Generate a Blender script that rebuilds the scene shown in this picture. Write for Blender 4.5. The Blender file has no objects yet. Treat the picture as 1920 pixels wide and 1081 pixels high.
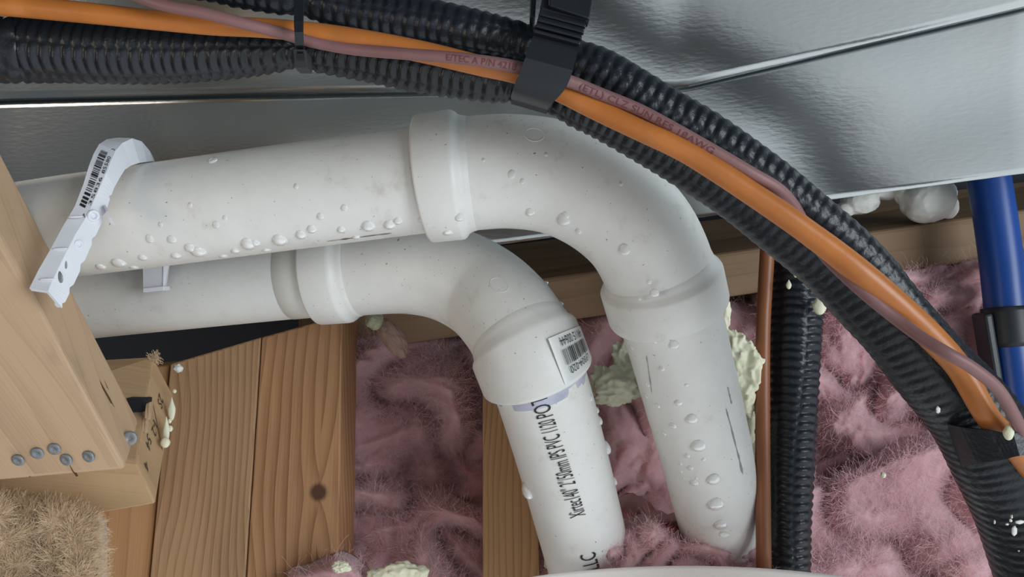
import bpy, bmesh, math, random
from mathutils import Vector, noise, Matrix

random.seed(7)
SC = bpy.context.scene
COL = SC.collection
F = 1500.0
CZ = 1.4

# ------------------------------------------------------------------ camera, light, exposure
cam_d = bpy.data.cameras.new('camera')
cam_d.lens = 36.0 * F / 1920.0
cam_d.sensor_width = 36.0
cam_d.clip_start = 0.01
cam = bpy.data.objects.new('camera', cam_d)
COL.objects.link(cam)
cam.location = (0, 0, CZ)
cam.rotation_euler = (math.pi / 2, 0, 0)
SC.camera = cam
SC.view_settings.view_transform = 'Standard'
SC.view_settings.look = 'None'
SC.view_settings.gamma = 1.0
SC.view_settings.exposure = 0.22
SC.view_settings.use_curve_mapping = False

world = bpy.data.worlds.new('room_light')
SC.world = world
world.use_nodes = True
wn = world.node_tree.nodes
wl = world.node_tree.links
# added ambient gradient: dark above, bright below, keeps the pipe tops grey
_tc = wn.new('ShaderNodeTexCoord'); _sp = wn.new('ShaderNodeSeparateXYZ'); _rp = wn.new('ShaderNodeValToRGB'); _mr = wn.new('ShaderNodeMapRange')
wl.new(_tc.outputs['Generated'], _sp.inputs[0])
_mr.inputs['From Min'].default_value = -1.0
wl.new(_sp.outputs['Z'], _mr.inputs['Value'])
wl.new(_mr.outputs[0], _rp.inputs[0])
_e = _rp.color_ramp.elements
_e[0].position = 0.15; _e[0].color = (0.70, 0.745, 0.77, 1)
_e[1].position = 0.66; _e[1].color = (0.055, 0.075, 0.085, 1)
wl.new(_rp.outputs[0], wn['Background'].inputs[0])
# ambient dimmed on the left so the duct reflects dark there
_mx = wn.new('ShaderNodeMapRange'); _mx.inputs['From Min'].default_value = -0.50; _mx.inputs['From Max'].default_value = -0.05
_mx.inputs['To Min'].default_value = 0.15; _mx.inputs['To Max'].default_value = 1.15
wl.new(_sp.outputs['X'], _mx.inputs['Value'])
wl.new(_mx.outputs[0], wn['Background'].inputs[1])


def area(name, loc, target, size, power, col):
    l = bpy.data.lights.new(name, 'AREA')
    l.shape = 'RECTANGLE'
    l.size, l.size_y = size
    l.energy = power
    l.color = col
    o = bpy.data.objects.new(name, l)
    COL.objects.link(o)
    o.location = loc
    o.rotation_euler = (Vector(target) - Vector(loc)).to_track_quat('-Z', 'Y').to_euler()
    return o


area('window_daylight', (1.5, -1.0, 1.55), (0.1, 0.5, 1.35), (1.0, 1.0), 24, (0.88, 0.95, 1.0))
area('warm_fill_light', (-1.5, -0.7, 1.25), (0.0, 0.5, 1.35), (0.7, 0.7), 5, (1.0, 0.86, 0.72))  # added warm fill standing in for bounce from the left, no lamp there


# ------------------------------------------------------------------ helpers
def P(x, y, d):
    """a point of the place: seen at x, y of the 1920 x 1081 frame, d metres into the wall bay"""
    return Vector(((x - 960.0) / F * d, d, CZ - (y - 540.5) / F * d))


WLOC = {}


def tag(o, label=None, cat=None, group=None, kind=None):
    if label: o['label'] = label
    if cat: o['category'] = cat
    if group: o['group'] = group
    if kind: o['kind'] = kind
    return o


def empty(name, loc, label, cat, group=None):
    o = bpy.data.objects.new(name, None)
    o.empty_display_size = 0.02
    COL.objects.link(o)
    o.location = loc
    WLOC[o] = Vector(loc)
    return tag(o, label, cat, group)


def mk(name, verts, faces, mat, parent=None, smooth=True, uvs=None, grain=None):
    """one mesh object from world-space vertices"""
    lo = Vector((min(v[0] for v in verts), min(v[1] for v in verts), min(v[2] for v in verts)))
    hi = Vector((max(v[0] for v in verts), max(v[1] for v in verts), max(v[2] for v in verts)))
    org = Vector(((lo.x + hi.x) / 2, (lo.y + hi.y) / 2, lo.z))
    me = bpy.data.meshes.new(name)
    me.from_pydata([tuple(Vector(v) - org) for v in verts], [], faces)
    me.update()
    if smooth:
        me.polygons.foreach_set('use_smooth', [True] * len(me.polygons))
    if uvs is not None:
        ul = me.uv_layers.new(name='UVMap')
        for l in me.loops:
            ul.data[l.index].uv = uvs[l.vertex_index]
    if grain is not None:
        g = Vector(grain).normalized()
        ul = me.uv_layers.new(name='UVMap')
        for p in me.polygons:
            c = g.cross(p.normal)
            if c.length < 0.5:
                # end grain: no run of the grain on this face
                a = g.orthogonal().normalized(); b = g.cross(a)
                for li in p.loop_indices:
                    w = me.vertices[me.loops[li].vertex_index].co + org
                    ul.data[li].uv = (w.dot(a) * 0.3, w.dot(b))
            else:
                c.normalize()
                for li in p.loop_indices:
                    w = me.vertices[me.loops[li].vertex_index].co + org
                    ul.data[li].uv = (w.dot(g), w.dot(c))
    if mat is not None:
        me.materials.append(mat)
    o = bpy.data.objects.new(name, me)
    COL.objects.link(o)
    WLOC[o] = org
    if parent is not None:
        o.parent = parent
        o.location = org - WLOC[parent]
    else:
        o.location = org
    return o


def hexa(name, front, back, mat, parent=None, bevel=0.001, grain=(0, 0, 1), segs=2, cut=None):
    """a board: four front corners and four back corners, each (x, y, d)"""
    vs = [P(*p) for p in front] + [p if isinstance(p, Vector) else P(*p) for p in back]
    bm = bmesh.new()
    bv = [bm.verts.new(v) for v in vs]
    for f in ((0, 1, 2, 3), (7, 6, 5, 4), (0, 4, 5, 1), (1, 5, 6, 2), (2, 6, 7, 3), (3, 7, 4, 0)):
        bm.faces.new([bv[i] for i in f])
    bmesh.ops.recalc_face_normals(bm, faces=bm.faces)
    if bevel:
        bmesh.ops.bevel(bm, geom=list(bm.edges) + list(bm.verts), offset=bevel, segments=segs, profile=0.5, affect='EDGES')
    bm.verts.index_update()
    V = [v.co.copy() for v in bm.verts]
    Fc = [[v.index for v in f.verts] for f in bm.faces]
    bm.free()
    return mk(name, V, Fc, mat, parent, smooth=False, grain=grain)


def push(front, e):
    return [P(*p) + Vector(e) for p in front]


def cr(p0, p1, p2, p3, t):
    return 0.5 * ((2 * p1) + (-p0 + p2) * t + (2 * p0 - 5 * p1 + 4 * p2 - p3) * t * t + (-p0 + 3 * p1 - 3 * p2 + p3) * t * t * t)


class Tube:
    """a centreline through (x, y, d, radius in metres or None) with frames that keep phi = 0 towards the room"""
    def __init__(self, pts, step=0.002, r=None):
        raw = []
        for p in pts:
            q = P(p[0], p[1], p[2])
            rad = r if len(p) < 4 else p[3] * p[2] / F
            raw.append(Vector((q.x, q.y, q.z, rad)))
        raw = [raw[0] * 2 - raw[1]] + raw + [raw[-1] * 2 - raw[-2]]
        dense = []
        for i in range(1, len(raw) - 2):
            for k in range(24):
                dense.append(cr(raw[i - 1], raw[i], raw[i + 1], raw[i + 2], k / 24))
        dense.append(raw[-2])
        S = [0.0]
        for a, b in zip(dense, dense[1:]):
            S.append(S[-1] + (b.xyz - a.xyz).length)
        self.L = S[-1]
        n = max(2, int(self.L / step))
        self.n = n
        self.P, self.R = [], []
        j = 0
        for i in range(n + 1):
            s = self.L * i / n
            while j < len(S) - 2 and S[j + 1] < s:
                j += 1
            t = (s - S[j]) / max(1e-9, S[j + 1] - S[j])
            q = dense[j].lerp(dense[j + 1], t)
            self.P.append(q.xyz); self.R.append(q[3])
        self.T, self.N, self.B = [], [], []
        for i in range(n + 1):
            a = self.P[max(0, i - 1)]; b = self.P[min(n, i + 1)]
            T = (b - a).normalized()
            v = Vector((0, 0, CZ)) - self.P[i]
            N = (v - T * v.dot(T)).normalized()
            self.T.append(T); self.N.append(N); self.B.append(T.cross(N))

    def fr(self, s):
        x = min(max(s / self.L, 0), 1) * self.n
        i = min(int(x), self.n - 1); t = x - i
        return (self.P[i].lerp(self.P[i + 1], t), self.T[i].lerp(self.T[i + 1], t).normalized(),
                self.N[i].lerp(self.N[i + 1], t).normalized(), self.B[i].lerp(self.B[i + 1], t).normalized(),
                self.R[i] * (1 - t) + self.R[i + 1] * t)

    def surf(self, s, phi, r):
        p, T, N, B, _ = self.fr(s)
        return p + (N * math.cos(phi) + B * math.sin(phi)) * r

    def near(self, x, y):
        """arc length of the point seen nearest to x, y"""
        best = (1e9, 0)
        for i, q in enumerate(self.P):
            px = q.x / q.y * F + 960; py = 540.5 - (q.z - CZ) / q.y * F
            best = min(best, ((px - x) ** 2 + (py - y) ** 2, i))
        return self.L * best[1] / self.n

    def mesh(self, name, mat, parent=None, srs=None, nphi=48, rf=None, step=None, s0=0.0, s1=None):
        """srs: profile as (s, r) pairs; or rf(s, phi, r) over even steps"""
        V, Fc, UV = [], [], []
        if srs is None:
            s1 = self.L if s1 is None else s1
            n = max(2, int((s1 - s0) / (step or 0.003)))
            srs = [(s0 + (s1 - s0) * i / n, None) for i in range(n + 1)]
        for s, r in srs:
            p, T, N, B, R0 = self.fr(s)
            for k in range(nphi):
                ph = 2 * math.pi * k / nphi
                rr = r if r is not None else R0
                if rf: rr = rf(s, ph, rr)
                V.append(p + (N * math.cos(ph) + B * math.sin(ph)) * rr)
                UV.append((s, ph / (2 * math.pi)))
        m = len(srs)
        for i in range(m - 1):
            for k in range(nphi):
                a = i * nphi + k; b = i * nphi + (k + 1) % nphi
                Fc.append((a, b, b + nphi, a + nphi))
        Fc.append(tuple(range(nphi - 1, -1, -1)))
        Fc.append(tuple(range((m - 1) * nphi, m * nphi)))
        return mk(name, V, Fc, mat, parent, uvs=UV)


def text_pts(txt, size, sx=1.0, maxe=0.0018):
    cu = bpy.data.curves.new('t', 'FONT')
    cu.body = txt
    cu.size = size
    cu.resolution_u = 3
    ob = bpy.data.objects.new('t', cu)
    COL.objects.link(ob)
    dg = bpy.context.evaluated_depsgraph_get()
    me = bpy.data.meshes.new_from_object(ob.evaluated_get(dg))
    bpy.data.objects.remove(ob)
    bm = bmesh.new(); bm.from_mesh(me)
    bpy.data.meshes.remove(me)
    bmesh.ops.triangulate(bm, faces=bm.faces)
    for _ in range(3):
        es = [e for e in bm.edges if e.calc_length() > maxe]
        if not es: break
        bmesh.ops.subdivide_edges(bm, edges=es, cuts=1)
        bmesh.ops.triangulate(bm, faces=bm.faces)
    bm.verts.index_update()
    V = [(v.co.x * sx, v.co.y) for v in bm.verts]
    Fc = [[v.index for v in f.verts] for f in bm.faces]
    bm.free()
    return V, Fc


def map_text(name, txt, size, fn, mat, parent, sx=1.0, length=None):
    V, Fc = text_pts(txt, size, sx)
    w = max(v[0] for v in V)
    k = length / w if length else 1.0
    return mk(name, [fn(v[0] * k, v[1]) for v in V], Fc, mat, parent, smooth=False)


ICO = {}


def ico(sub):
    if sub not in ICO:
        bm = bmesh.new()
        bmesh.ops.create_icosphere(bm, subdivisions=sub, radius=1)
        bm.verts.index_update()
        ICO[sub] = ([v.co.copy() for v in bm.verts], [[v.index for v in f.verts] for f in bm.faces])
        bm.free()
    return ICO[sub]


def lump(name, c, axes, mat, parent=None, sub=3, rough=0.0, freq=1.5, seed=0.0, shape=None):
    """rounded lump: centre, three axis vectors, noise of the surface"""
    V, Fc = ico(sub)
    out = []
    for v in V:
        k = 1.0
        if rough:
            q = v * freq + Vector((seed, seed * 1.7, -seed))
            k += rough * (noise.noise(q) * 1.1 + 0.5 * noise.noise(q * 2.3) + 0.28 * noise.noise(q * 5.1) + 0.15 * noise.noise(q * 11))
        w = v * k
        if shape: w = shape(w)
        out.append(c + axes[0] * w.x + axes[1] * w.y + axes[2] * w.z)
    return mk(name, out, Fc, mat, parent)


# ------------------------------------------------------------------ materials
def mat_new(name):
    m = bpy.data.materials.new(name)
    m.use_nodes = True
    nt = m.node_tree
    return m, nt, nt.nodes['Principled BSDF']


def N_(nt, typ, **kw):
    n = nt.nodes.new(typ)
    for k, v in kw.items():
        if k.startswith('_'):
            n.inputs[k[1:].replace('_', ' ')].default_value = v
        else:
            setattr(n, k, v)
    return n


def ramp(nt, fac, stops):
    r = nt.nodes.new('ShaderNodeValToRGB')
    while len(r.color_ramp.elements) < len(stops):
        r.color_ramp.elements.new(0.5)
    for e, (p, c) in zip(r.color_ramp.elements, stops):
        e.position = p; e.color = (*c, 1)
    nt.links.new(fac, r.inputs[0])
    return r.outputs[0]


def bump(nt, bsdf, h, strength=0.3, dist=0.001):
    b = nt.nodes.new('ShaderNodeBump')
    b.inputs['Strength'].default_value = strength
    b.inputs['Distance'].default_value = dist
    nt.links.new(h, b.inputs['Height'])
    nt.links.new(b.outputs[0], bsdf.inputs['Normal'])


def simple(name, col, rough=0.5, metal=0.0, bump_scale=None, bump_d=0.0003, var=0.0, coat=0.0, spec=None, trans=0.0, sss=0.0, vscale=30):
    m, nt, b = mat_new(name)
    b.inputs['Base Color'].default_value = (*col, 1)
    b.inputs['Roughness'].default_value = rough
    b.inputs['Metallic'].default_value = metal
    b.inputs['Coat Weight'].default_value = coat
    b.inputs['Transmission Weight'].default_value = trans
    if spec is not None: b.inputs['Specular IOR Level'].default_value = spec
    if sss:
        b.inputs['Subsurface Weight'].default_value = sss
        b.inputs['Subsurface Scale'].default_value = 0.004
    tc = N_(nt, 'ShaderNodeTexCoord')
    if var:
        n = N_(nt, 'ShaderNodeTexNoise', _Scale=vscale, _Detail=5.0)
        nt.links.new(tc.outputs['Object'], n.inputs['Vector'])
        c = ramp(nt, n.outputs[0], [(0.3, tuple(x * (1 - var) for x in col)), (0.7, tuple(min(1, x * (1 + var)) for x in col))])
        nt.links.new(c, b.inputs['Base Color'])
    if bump_scale:
        n = N_(nt, 'ShaderNodeTexNoise', _Scale=bump_scale, _Detail=4.0)
        nt.links.new(tc.outputs['Object'], n.inputs['Vector'])
        bump(nt, b, n.outputs[0], 0.6, bump_d)
    return m


def wood(name, light, dark, ring=70.0, contrast=1.0, knots=(), seed=0.0, rough=0.62, stain=0.0):
    m, nt, b = mat_new(name)
    L = nt.links
    uv = N_(nt, 'ShaderNodeUVMap')
    warp = N_(nt, 'ShaderNodeMapping')
    warp.inputs['Scale'].default_value = (3.5, 9, 1)
    warp.inputs['Location'].default_value = (seed, seed * 1.3, 0)
    L.new(uv.outputs[0], warp.inputs[0])
    n1 = N_(nt, 'ShaderNodeTexNoise', _Scale=1.0, _Detail=2.0)
    L.new(warp.outputs[0], n1.inputs[0])
    sep = N_(nt, 'ShaderNodeSeparateXYZ'); L.new(uv.outputs[0], sep.inputs[0])

    def M(op, a, c=None, d=None):
        n = N_(nt, 'ShaderNodeMath', operation=op)
        for i, x in enumerate((a, c, d)):
            if x is None: continue
            if isinstance(x, (int, float)): n.inputs[i].default_value = x
            else: L.new(x, n.inputs[i])
        return n.outputs[0]
    v = sep.outputs['Y']; u = sep.outputs['X']
    vv = M('ADD', v, M('MULTIPLY', n1.outputs[0], 0.05))
    kfac = None
    for (ku, kv, kr) in knots:
        du = M('SUBTRACT', u, ku); dv = M('SUBTRACT', v, kv)
        d2 = M('SQRT', M('ADD', M('MULTIPLY', M('MULTIPLY', du, du), 0.25), M('MULTIPLY', dv, dv)))
        g = M('POWER', 2.718, M('MULTIPLY', d2, -1.0 / (kr * 1.6)))
        vv = M('ADD', vv, M('MULTIPLY', g, M('MULTIPLY', M('SIGN', dv), kr * 1.6)))
        d3 = M('SQRT', M('ADD', M('MULTIPLY', du, du), M('MULTIPLY', dv, dv)))
        k = M('SUBTRACT', 1.0, M('SMOOTH_MIN', M('DIVIDE', d3, kr), 1.0, 0.15))
        kfac = k if kfac is None else M('MAXIMUM', kfac, k)
    ringv = M('MULTIPLY', vv, ring)
    w = M('FRACT', ringv)
    # late wood: slow rise, quick fall
    w = M('POWER', w, 2.2)
    fm = N_(nt, 'ShaderNodeMapping'); fm.inputs['Scale'].default_value = (14, 900, 1)
    L.new(uv.outputs[0], fm.inputs[0])
    fn = N_(nt, 'ShaderNodeTexNoise', _Scale=1.0, _Detail=3.0); L.new(fm.outputs[0], fn.inputs[0])
    bm_ = N_(nt, 'ShaderNodeMapping'); bm_.inputs['Scale'].default_value = (6, 25, 1); bm_.inputs['Location'].default_value = (seed * 3, 0, 0)
    L.new(uv.outputs[0], bm_.inputs[0])
    bn = N_(nt, 'ShaderNodeTexNoise', _Scale=1.0, _Detail=4.0); L.new(bm_.outputs[0], bn.inputs[0])
    t = M('ADD', M('MULTIPLY', w, 0.55 * contrast), M('MULTIPLY', M('SUBTRACT', fn.outputs[0], 0.5), 0.7))
    t = M('ADD', t, M('MULTIPLY', M('SUBTRACT', bn.outputs[0], 0.5), 0.9))
    c = ramp(nt, t, [(0.0, light), (0.9, dark)])
    if kfac is not None:
        mx = N_(nt, 'ShaderNodeMix', data_type='RGBA')
        L.new(M('MULTIPLY', M('MULTIPLY', kfac, 3.0), M('ADD', 0.35, M('MULTIPLY', fn.outputs[0], 0.9))), mx.inputs[0]); mx.clamp_factor = True
        L.new(c, mx.inputs[6]); mx.inputs[7].default_value = (0.10, 0.045, 0.025, 1)
        c = mx.outputs[2]
    if stain:
        sn = N_(nt, 'ShaderNodeTexNoise', _Scale=22.0, _Detail=6.0)
        L.new(uv.outputs[0], sn.inputs[0])
        sf = M('MULTIPLY', M('SMOOTH_MAX', M('SUBTRACT', sn.outputs[0], 0.58), 0.0, 0.02), stain * 6)
        mx = N_(nt, 'ShaderNodeMix', data_type='RGBA'); mx.clamp_factor = True
        L.new(sf, mx.inputs[0]); L.new(c, mx.inputs[6]); mx.inputs[7].default_value = (0.12, 0.10, 0.09, 1)
        c = mx.outputs[2]
    L.new(c, b.inputs['Base Color'])
    b.inputs['Roughness'].default_value = rough
    b.inputs['Specular IOR Level'].default_value = 0.25
    bump(nt, b, M('ADD', fn.outputs[0], w), 0.35, 0.0004)
    return m


def fluff(name, c1, c2, scale=90, bd=0.003):
    m, nt, b = mat_new(name)
    tc = N_(nt, 'ShaderNodeTexCoord')
    n = N_(nt, 'ShaderNodeTexNoise', _Scale=scale * 0.35, _Detail=6.0, _Roughness=0.65, _Distortion=0.8)
    nt.links.new(tc.outputs['Object'], n.inputs['Vector'])
    nt.links.new(ramp(nt, n.outputs[0], [(0.3, c1), (0.7, c2)]), b.inputs['Base Color'])
    n2 = N_(nt, 'ShaderNodeTexNoise', _Scale=scale * 1.6, _Detail=9.0, _Roughness=0.78, _Distortion=3.0)
    nt.links.new(tc.outputs['Object'], n2.inputs['Vector'])
    bump(nt, b, n2.outputs[0], 0.45, bd)
    b.inputs['Subsurface Weight'].default_value = 0.5
    b.inputs['Subsurface Scale'].default_value = 0.012
    b.inputs['Roughness'].default_value = 1.0
    b.inputs['Specular IOR Level'].default_value = 0.05
    b.inputs['Sheen Weight'].default_value = 0.35
    b.inputs['Sheen Roughness'].default_value = 0.6
    return m


def galvanised():
    m, nt, b = mat_new('galvanised steel')
    tc = N_(nt, 'ShaderNodeTexCoord')
    mp = N_(nt, 'ShaderNodeMapping'); mp.inputs['Scale'].default_value = (160, 160, 520)
    mp.inputs['Rotation'].default_value = (0, 0.15, 0)
    nt.links.new(tc.outputs['Object'], mp.inputs[0])
    n = N_(nt, 'ShaderNodeTexNoise', _Scale=1.0, _Detail=4.0)
    nt.links.new(mp.outputs[0], n.inputs[0])
    n3 = N_(nt, 'ShaderNodeTexNoise', _Scale=9.0, _Detail=3.0)
    nt.links.new(tc.outputs['Object'], n3.inputs[0])
    nt.links.new(ramp(nt, n3.outputs[0], [(0.3, (0.52, 0.555, 0.565)), (0.7, (0.59, 0.61, 0.61))]), b.inputs['Base Color'])
    b.inputs['Metallic'].default_value = 1.0
    b.inputs['Roughness'].default_value = 0.20
    bump(nt, b, n.outputs[0], 0.22, 0.0003)
    return m


def pvc():
    m, nt, b = mat_new('white pvc')
    tc = N_(nt, 'ShaderNodeTexCoord')
    n = N_(nt, 'ShaderNodeTexNoise', _Scale=45.0, _Detail=7.0, _Roughness=0.7)
    nt.links.new(tc.outputs['Object'], n.inputs[0])
    c = ramp(nt, n.outputs[0], [(0.28, (0.60, 0.57, 0.52)), (0.42, (0.74, 0.73, 0.70)), (0.7, (0.78, 0.775, 0.75))])
    v = N_(nt, 'ShaderNodeTexNoise', _Scale=420.0, _Detail=2.0)
    nt.links.new(tc.outputs['Object'], v.inputs[0])
    sp = ramp(nt, v.outputs[0], [(0.245, (1, 1, 1)), (0.27, (0, 0, 0))])
    mx = N_(nt, 'ShaderNodeMix', data_type='RGBA')
    nt.links.new(sp, mx.inputs[0]); nt.links.new(c, mx.inputs[6]); mx.inputs[7].default_value = (0.30, 0.26, 0.22, 1)
    nt.links.new(mx.outputs[2], b.inputs['Base Color'])
    b.inputs['Roughness'].default_value = 0.42
    n2 = N_(nt, 'ShaderNodeTexNoise', _Scale=150.0, _Detail=4.0)
    nt.links.new(tc.outputs['Object'], n2.inputs[0])
    bump(nt, b, n2.outputs[0], 0.25, 0.0004)
    return m


M_PVC = pvc()
M_STEEL = galvanised()
M_DROP = simple('clear droplet', (0.84, 0.84, 0.82), 0.15, trans=0.25)
M_SEAM = simple('pipe joint grime', (0.16, 0.12, 0.08), 0.9)
M_PRIMER = simple('purple primer smear', (0.47, 0.47, 0.57), 0.5, var=0.15, vscale=120)
M_INK = simple('black ink', (0.015, 0.015, 0.018), 0.6)
M_INKGREY = simple('faded ink', (0.06, 0.05, 0.05), 0.8)
M_INKRED = simple('dull red ink', (0.16, 0.05, 0.06), 0.8)
M_STICKER = simple('clear sticker film', (0.70, 0.705, 0.69), 0.3)
M_HANGER = simple('white moulded plastic', (0.74, 0.75, 0.80), 0.33, var=0.04)
M_HOSE = simple('black rubber jacket', (0.010, 0.013, 0.018), 0.36, bump_scale=420, bump_d=0.0006, spec=0.45)
M_BLACK = simple('black nylon', (0.014, 0.017, 0.022), 0.45, bump_scale=700, bump_d=0.0001)
M_ORANGE = simple('copper orange jacket', (0.50, 0.165, 0.033), 0.38, bump_scale=60, bump_d=0.0006, var=0.12, vscale=40)
M_MAUVE = simple('mauve cable jacket', (0.235, 0.115, 0.115), 0.50, bump_scale=200, bump_d=0.0003, var=0.1)
M_BLUE = simple('blue pipe plastic', (0.005, 0.055, 0.27), 0.36, var=0.08)
M_PINK = fluff("pink glass wool", (0.52, 0.27, 0.295), (0.78, 0.49, 0.51))
M_PINKF = simple('pink wool fibre', (0.76, 0.46, 0.49), 0.95)
M_TAN = fluff('tan wool', (0.50, 0.34, 0.21), (0.64, 0.46, 0.31), scale=160, bd=0.004)
M_TANF = simple('tan wool fibre', (0.72, 0.54, 0.36), 0.9, var=0.25, vscale=200)
M_FOAM = simple('cream spray foam', (0.78, 0.77, 0.58), 0.55, bump_scale=180, bump_d=0.0015, var=0.08, sss=0.25)
M_FOAMW = simple('white spray foam', (0.78, 0.78, 0.73), 0.45, bump_scale=60, bump_d=0.0005, var=0.05, sss=0.2)
M_FOAMG = simple('greenish foam', (0.45, 0.46, 0.30), 0.6, bump_scale=160, bump_d=0.001, var=0.2)
M_NAIL = simple('galvanised nail', (0.27, 0.28, 0.295), 0.5, metal=0.5, bump_scale=300, bump_d=0.0006, var=0.2, vscale=200)
M_VOID = simple('painted void black', (0.010, 0.012, 0.018), 0.8, bump_scale=40, bump_d=0.001)  # near-black that paints the dark of the void and the block's gap
M_FACING = simple('white woven facing', (0.80, 0.74, 0.70), 0.8, bump_scale=900, bump_d=0.0003)

# knots are set where the boards show them, in the board's own grain coordinates
W_STUDA = wood('stud wood light', (0.44, 0.265, 0.145), (0.19, 0.095, 0.045), ring=150, seed=2.0, stain=0.10)
W_STUDB = wood('stud wood knotty', (0.46, 0.25, 0.125), (0.20, 0.08, 0.035), ring=105, seed=5.0, contrast=1.1,
               knots=((CZ - (922 - 540.5) / F * 0.60, (565 - 960) / F * 0.60, 0.0080),))
W_STUDC = wood('stud wood orange', (0.46, 0.255, 0.12), (0.26, 0.12, 0.05), ring=60, seed=9.0, contrast=0.6)
W_STUDD = wood('stud wood straight', (0.46, 0.265, 0.13), (0.22, 0.105, 0.045), ring=210, seed=4.0)
W_JOIST = wood('joist wood pale', (0.56, 0.385, 0.245), (0.35, 0.22, 0.13), ring=48, seed=1.0, contrast=0.55, stain=0.35)
W_BLOCK = wood('block wood', (0.52, 0.35, 0.20), (0.32, 0.19, 0.09), ring=40, seed=7.0, contrast=0.5, stain=0.1)
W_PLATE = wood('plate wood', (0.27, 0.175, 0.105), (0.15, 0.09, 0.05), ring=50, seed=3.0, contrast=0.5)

# ------------------------------------------------------------------ the setting
# rear sheathing of the wall bay, painted black to stand for the dark void
hexa('wall_back', [(-900, -300, 0.86), (2800, -300, 0.86), (2800, 1500, 0.86), (-900, 1500, 0.86)],
     push([(-900, -300, 0.86), (2800, -300, 0.86), (2800, 1500, 0.86), (-900, 1500, 0.86)], (0, 0.02, 0)),
     M_VOID, bevel=0)
bpy.data.objects['wall_back']['kind'] = 'structure'


# ------------------------------------------------------------------ galvanised duct
def duct():
    root = empty('metal_duct', P(960, 330, 0.62), 'large galvanised sheet metal duct running above the white pipes', 'duct')

    def lerp_pts(pts, x):
        for a, b in zip(pts, pts[1:]):
            if x <= b[0]:
                t = (x - a[0]) / (b[0] - a[0])
                return a[1] + (b[1] - a[1]) * t, a[2] + (b[2] - a[2]) * t
        return pts[-1][1:]
    bot = [(-400, 640, 0.70), (700, 490, 0.625), (1330, 405, 0.560), (1920, 325, 0.492), (2500, 246, 0.437)]
    cre = [(-400, 222, 0.60), (0, 185, 0.595), (600, 172, 0.570), (1280, 163, 0.530), (1920, 12, 0.457), (2500, -125, 0.402)]
    top = [(-400, -500, 0.50), (1280, -500, 0.452), (2500, -900, 0.325)]

    def panel(name, lo, hi, nu, nv, lift, amp):
        V, Fc = [], []
        for j in range(nv + 1):
            for i in range(nu + 1):
                x = -400 + 2900 * i / nu
                y0, d0 = lerp_pts(lo, x); y1, d1 = lerp_pts(hi, x)
                t = j / nv
                p = P(x, y0, d0).lerp(P(x, y1, d1), t)
                w = math.sin(math.pi * t)
                p.y += amp * w * noise.noise(Vector((p.x * 7, p.z * 9, 3.1))) - lift
                V.append(p)
        n0 = len(V)
        V += [v + Vector((0, 0.0004, 0)) for v in V]
        W = nu + 1
        for j in range(nv):
            for i in range(nu):
                a = j * W + i
                Fc.append((a, a + 1, a + W + 1, a + W)); Fc.append((n0 + a + W, n0 + a + W + 1, n0 + a + 1, n0 + a))
        for i in range(nu):
            Fc.append((i + 1, i, n0 + i, n0 + i + 1))
            a = nv * W + i
            Fc.append((a, a + 1, n0 + a + 1, n0 + a))
        o = mk(name, V, Fc, M_STEEL, root)
        for p in o.data.polygons:
            if p.index >= 2 * nu * nv: p.use_smooth = False
        return o
    panel('side_panel', bot, cre, 120, 24, 0.0, 0.004)
    up = [(x, y, d) for x, y, d in cre]
    panel('upper_panel', [(x, y, d - 0.0001) for x, y, d in up], top, 120, 40, 0.0, 0.003)
    # the underside turned back from the lower edge
    V, Fc = [], []
    for i in range(41):
        x = -400 + 2900 * i / 40
        y0, d0 = lerp_pts(bot, x)
        a = P(x, y0, d0)
        V += [a, a + Vector((0, 0.17, 0.02)), a + Vector((0, 0, 0.001)), a + Vector((0, 0.17, 0.021))]
    for i in range(40):
        k = i * 4
        Fc += [(k, k + 1, k + 5, k + 4), (k + 2, k + 6, k + 7, k + 3), (k, k + 4, k + 6, k + 2), (k + 1, k + 3, k + 7, k + 5)]
    mk('underside_panel', V, Fc, M_STEEL, root, smooth=False)
    return root


duct()

# ------------------------------------------------------------------ wooden framing
R0 = (0, 0.055, 0)


def board(name, label, fr, e, mat, grain=(0, 0, 1), bevel=0.0012):
    o = hexa(name, fr, push(fr, e), mat, None, bevel, grain)
    return tag(o, label, 'timber')


board('wall_stud', 'orange-toned wall stud at far left, half behind the tan insulation',
      [(150, 700, 0.625), (318, 684, 0.625), (264, 1240, 0.585), (120, 1240, 0.585)], R0, W_STUDC)
board('wall_stud', 'brown straight-grained wall stud, second from left, beside the stamped block',
      [(319, 682, 0.620), (489, 632, 0.620), (449, 1240, 0.580), (266, 1240, 0.580)], R0, W_STUDA)
board('wall_stud', 'reddish brown wall stud with a round dark knot near its foot',
      [(491, 632, 0.620), (642, 590, 0.620), (631, 1240, 0.580), (451, 1240, 0.580)], (0, 0.060, 0), W_STUDB)
board('wall_stud', 'narrow straight-grained wall stud directly left of the printed white pipe',
      [(905, 640, 0.640), (1000, 640, 0.640), (1016, 1240, 0.585), (905, 1240, 0.585)], (0, 0.075, 0), W_STUDD)

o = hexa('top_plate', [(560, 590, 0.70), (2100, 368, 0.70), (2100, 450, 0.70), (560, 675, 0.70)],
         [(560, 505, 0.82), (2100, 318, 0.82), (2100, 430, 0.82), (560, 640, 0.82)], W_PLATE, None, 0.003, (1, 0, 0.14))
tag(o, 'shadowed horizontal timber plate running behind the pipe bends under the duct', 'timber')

def on_plane(x, y, tri):
    a, b, c = (P(*t) for t in tri)
    n = (b - a).cross(c - a)
    o = Vector((0, 0, CZ)); v = P(x, y, 1.0) - o
    return (a - o).dot(n) / v.dot(n)


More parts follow.
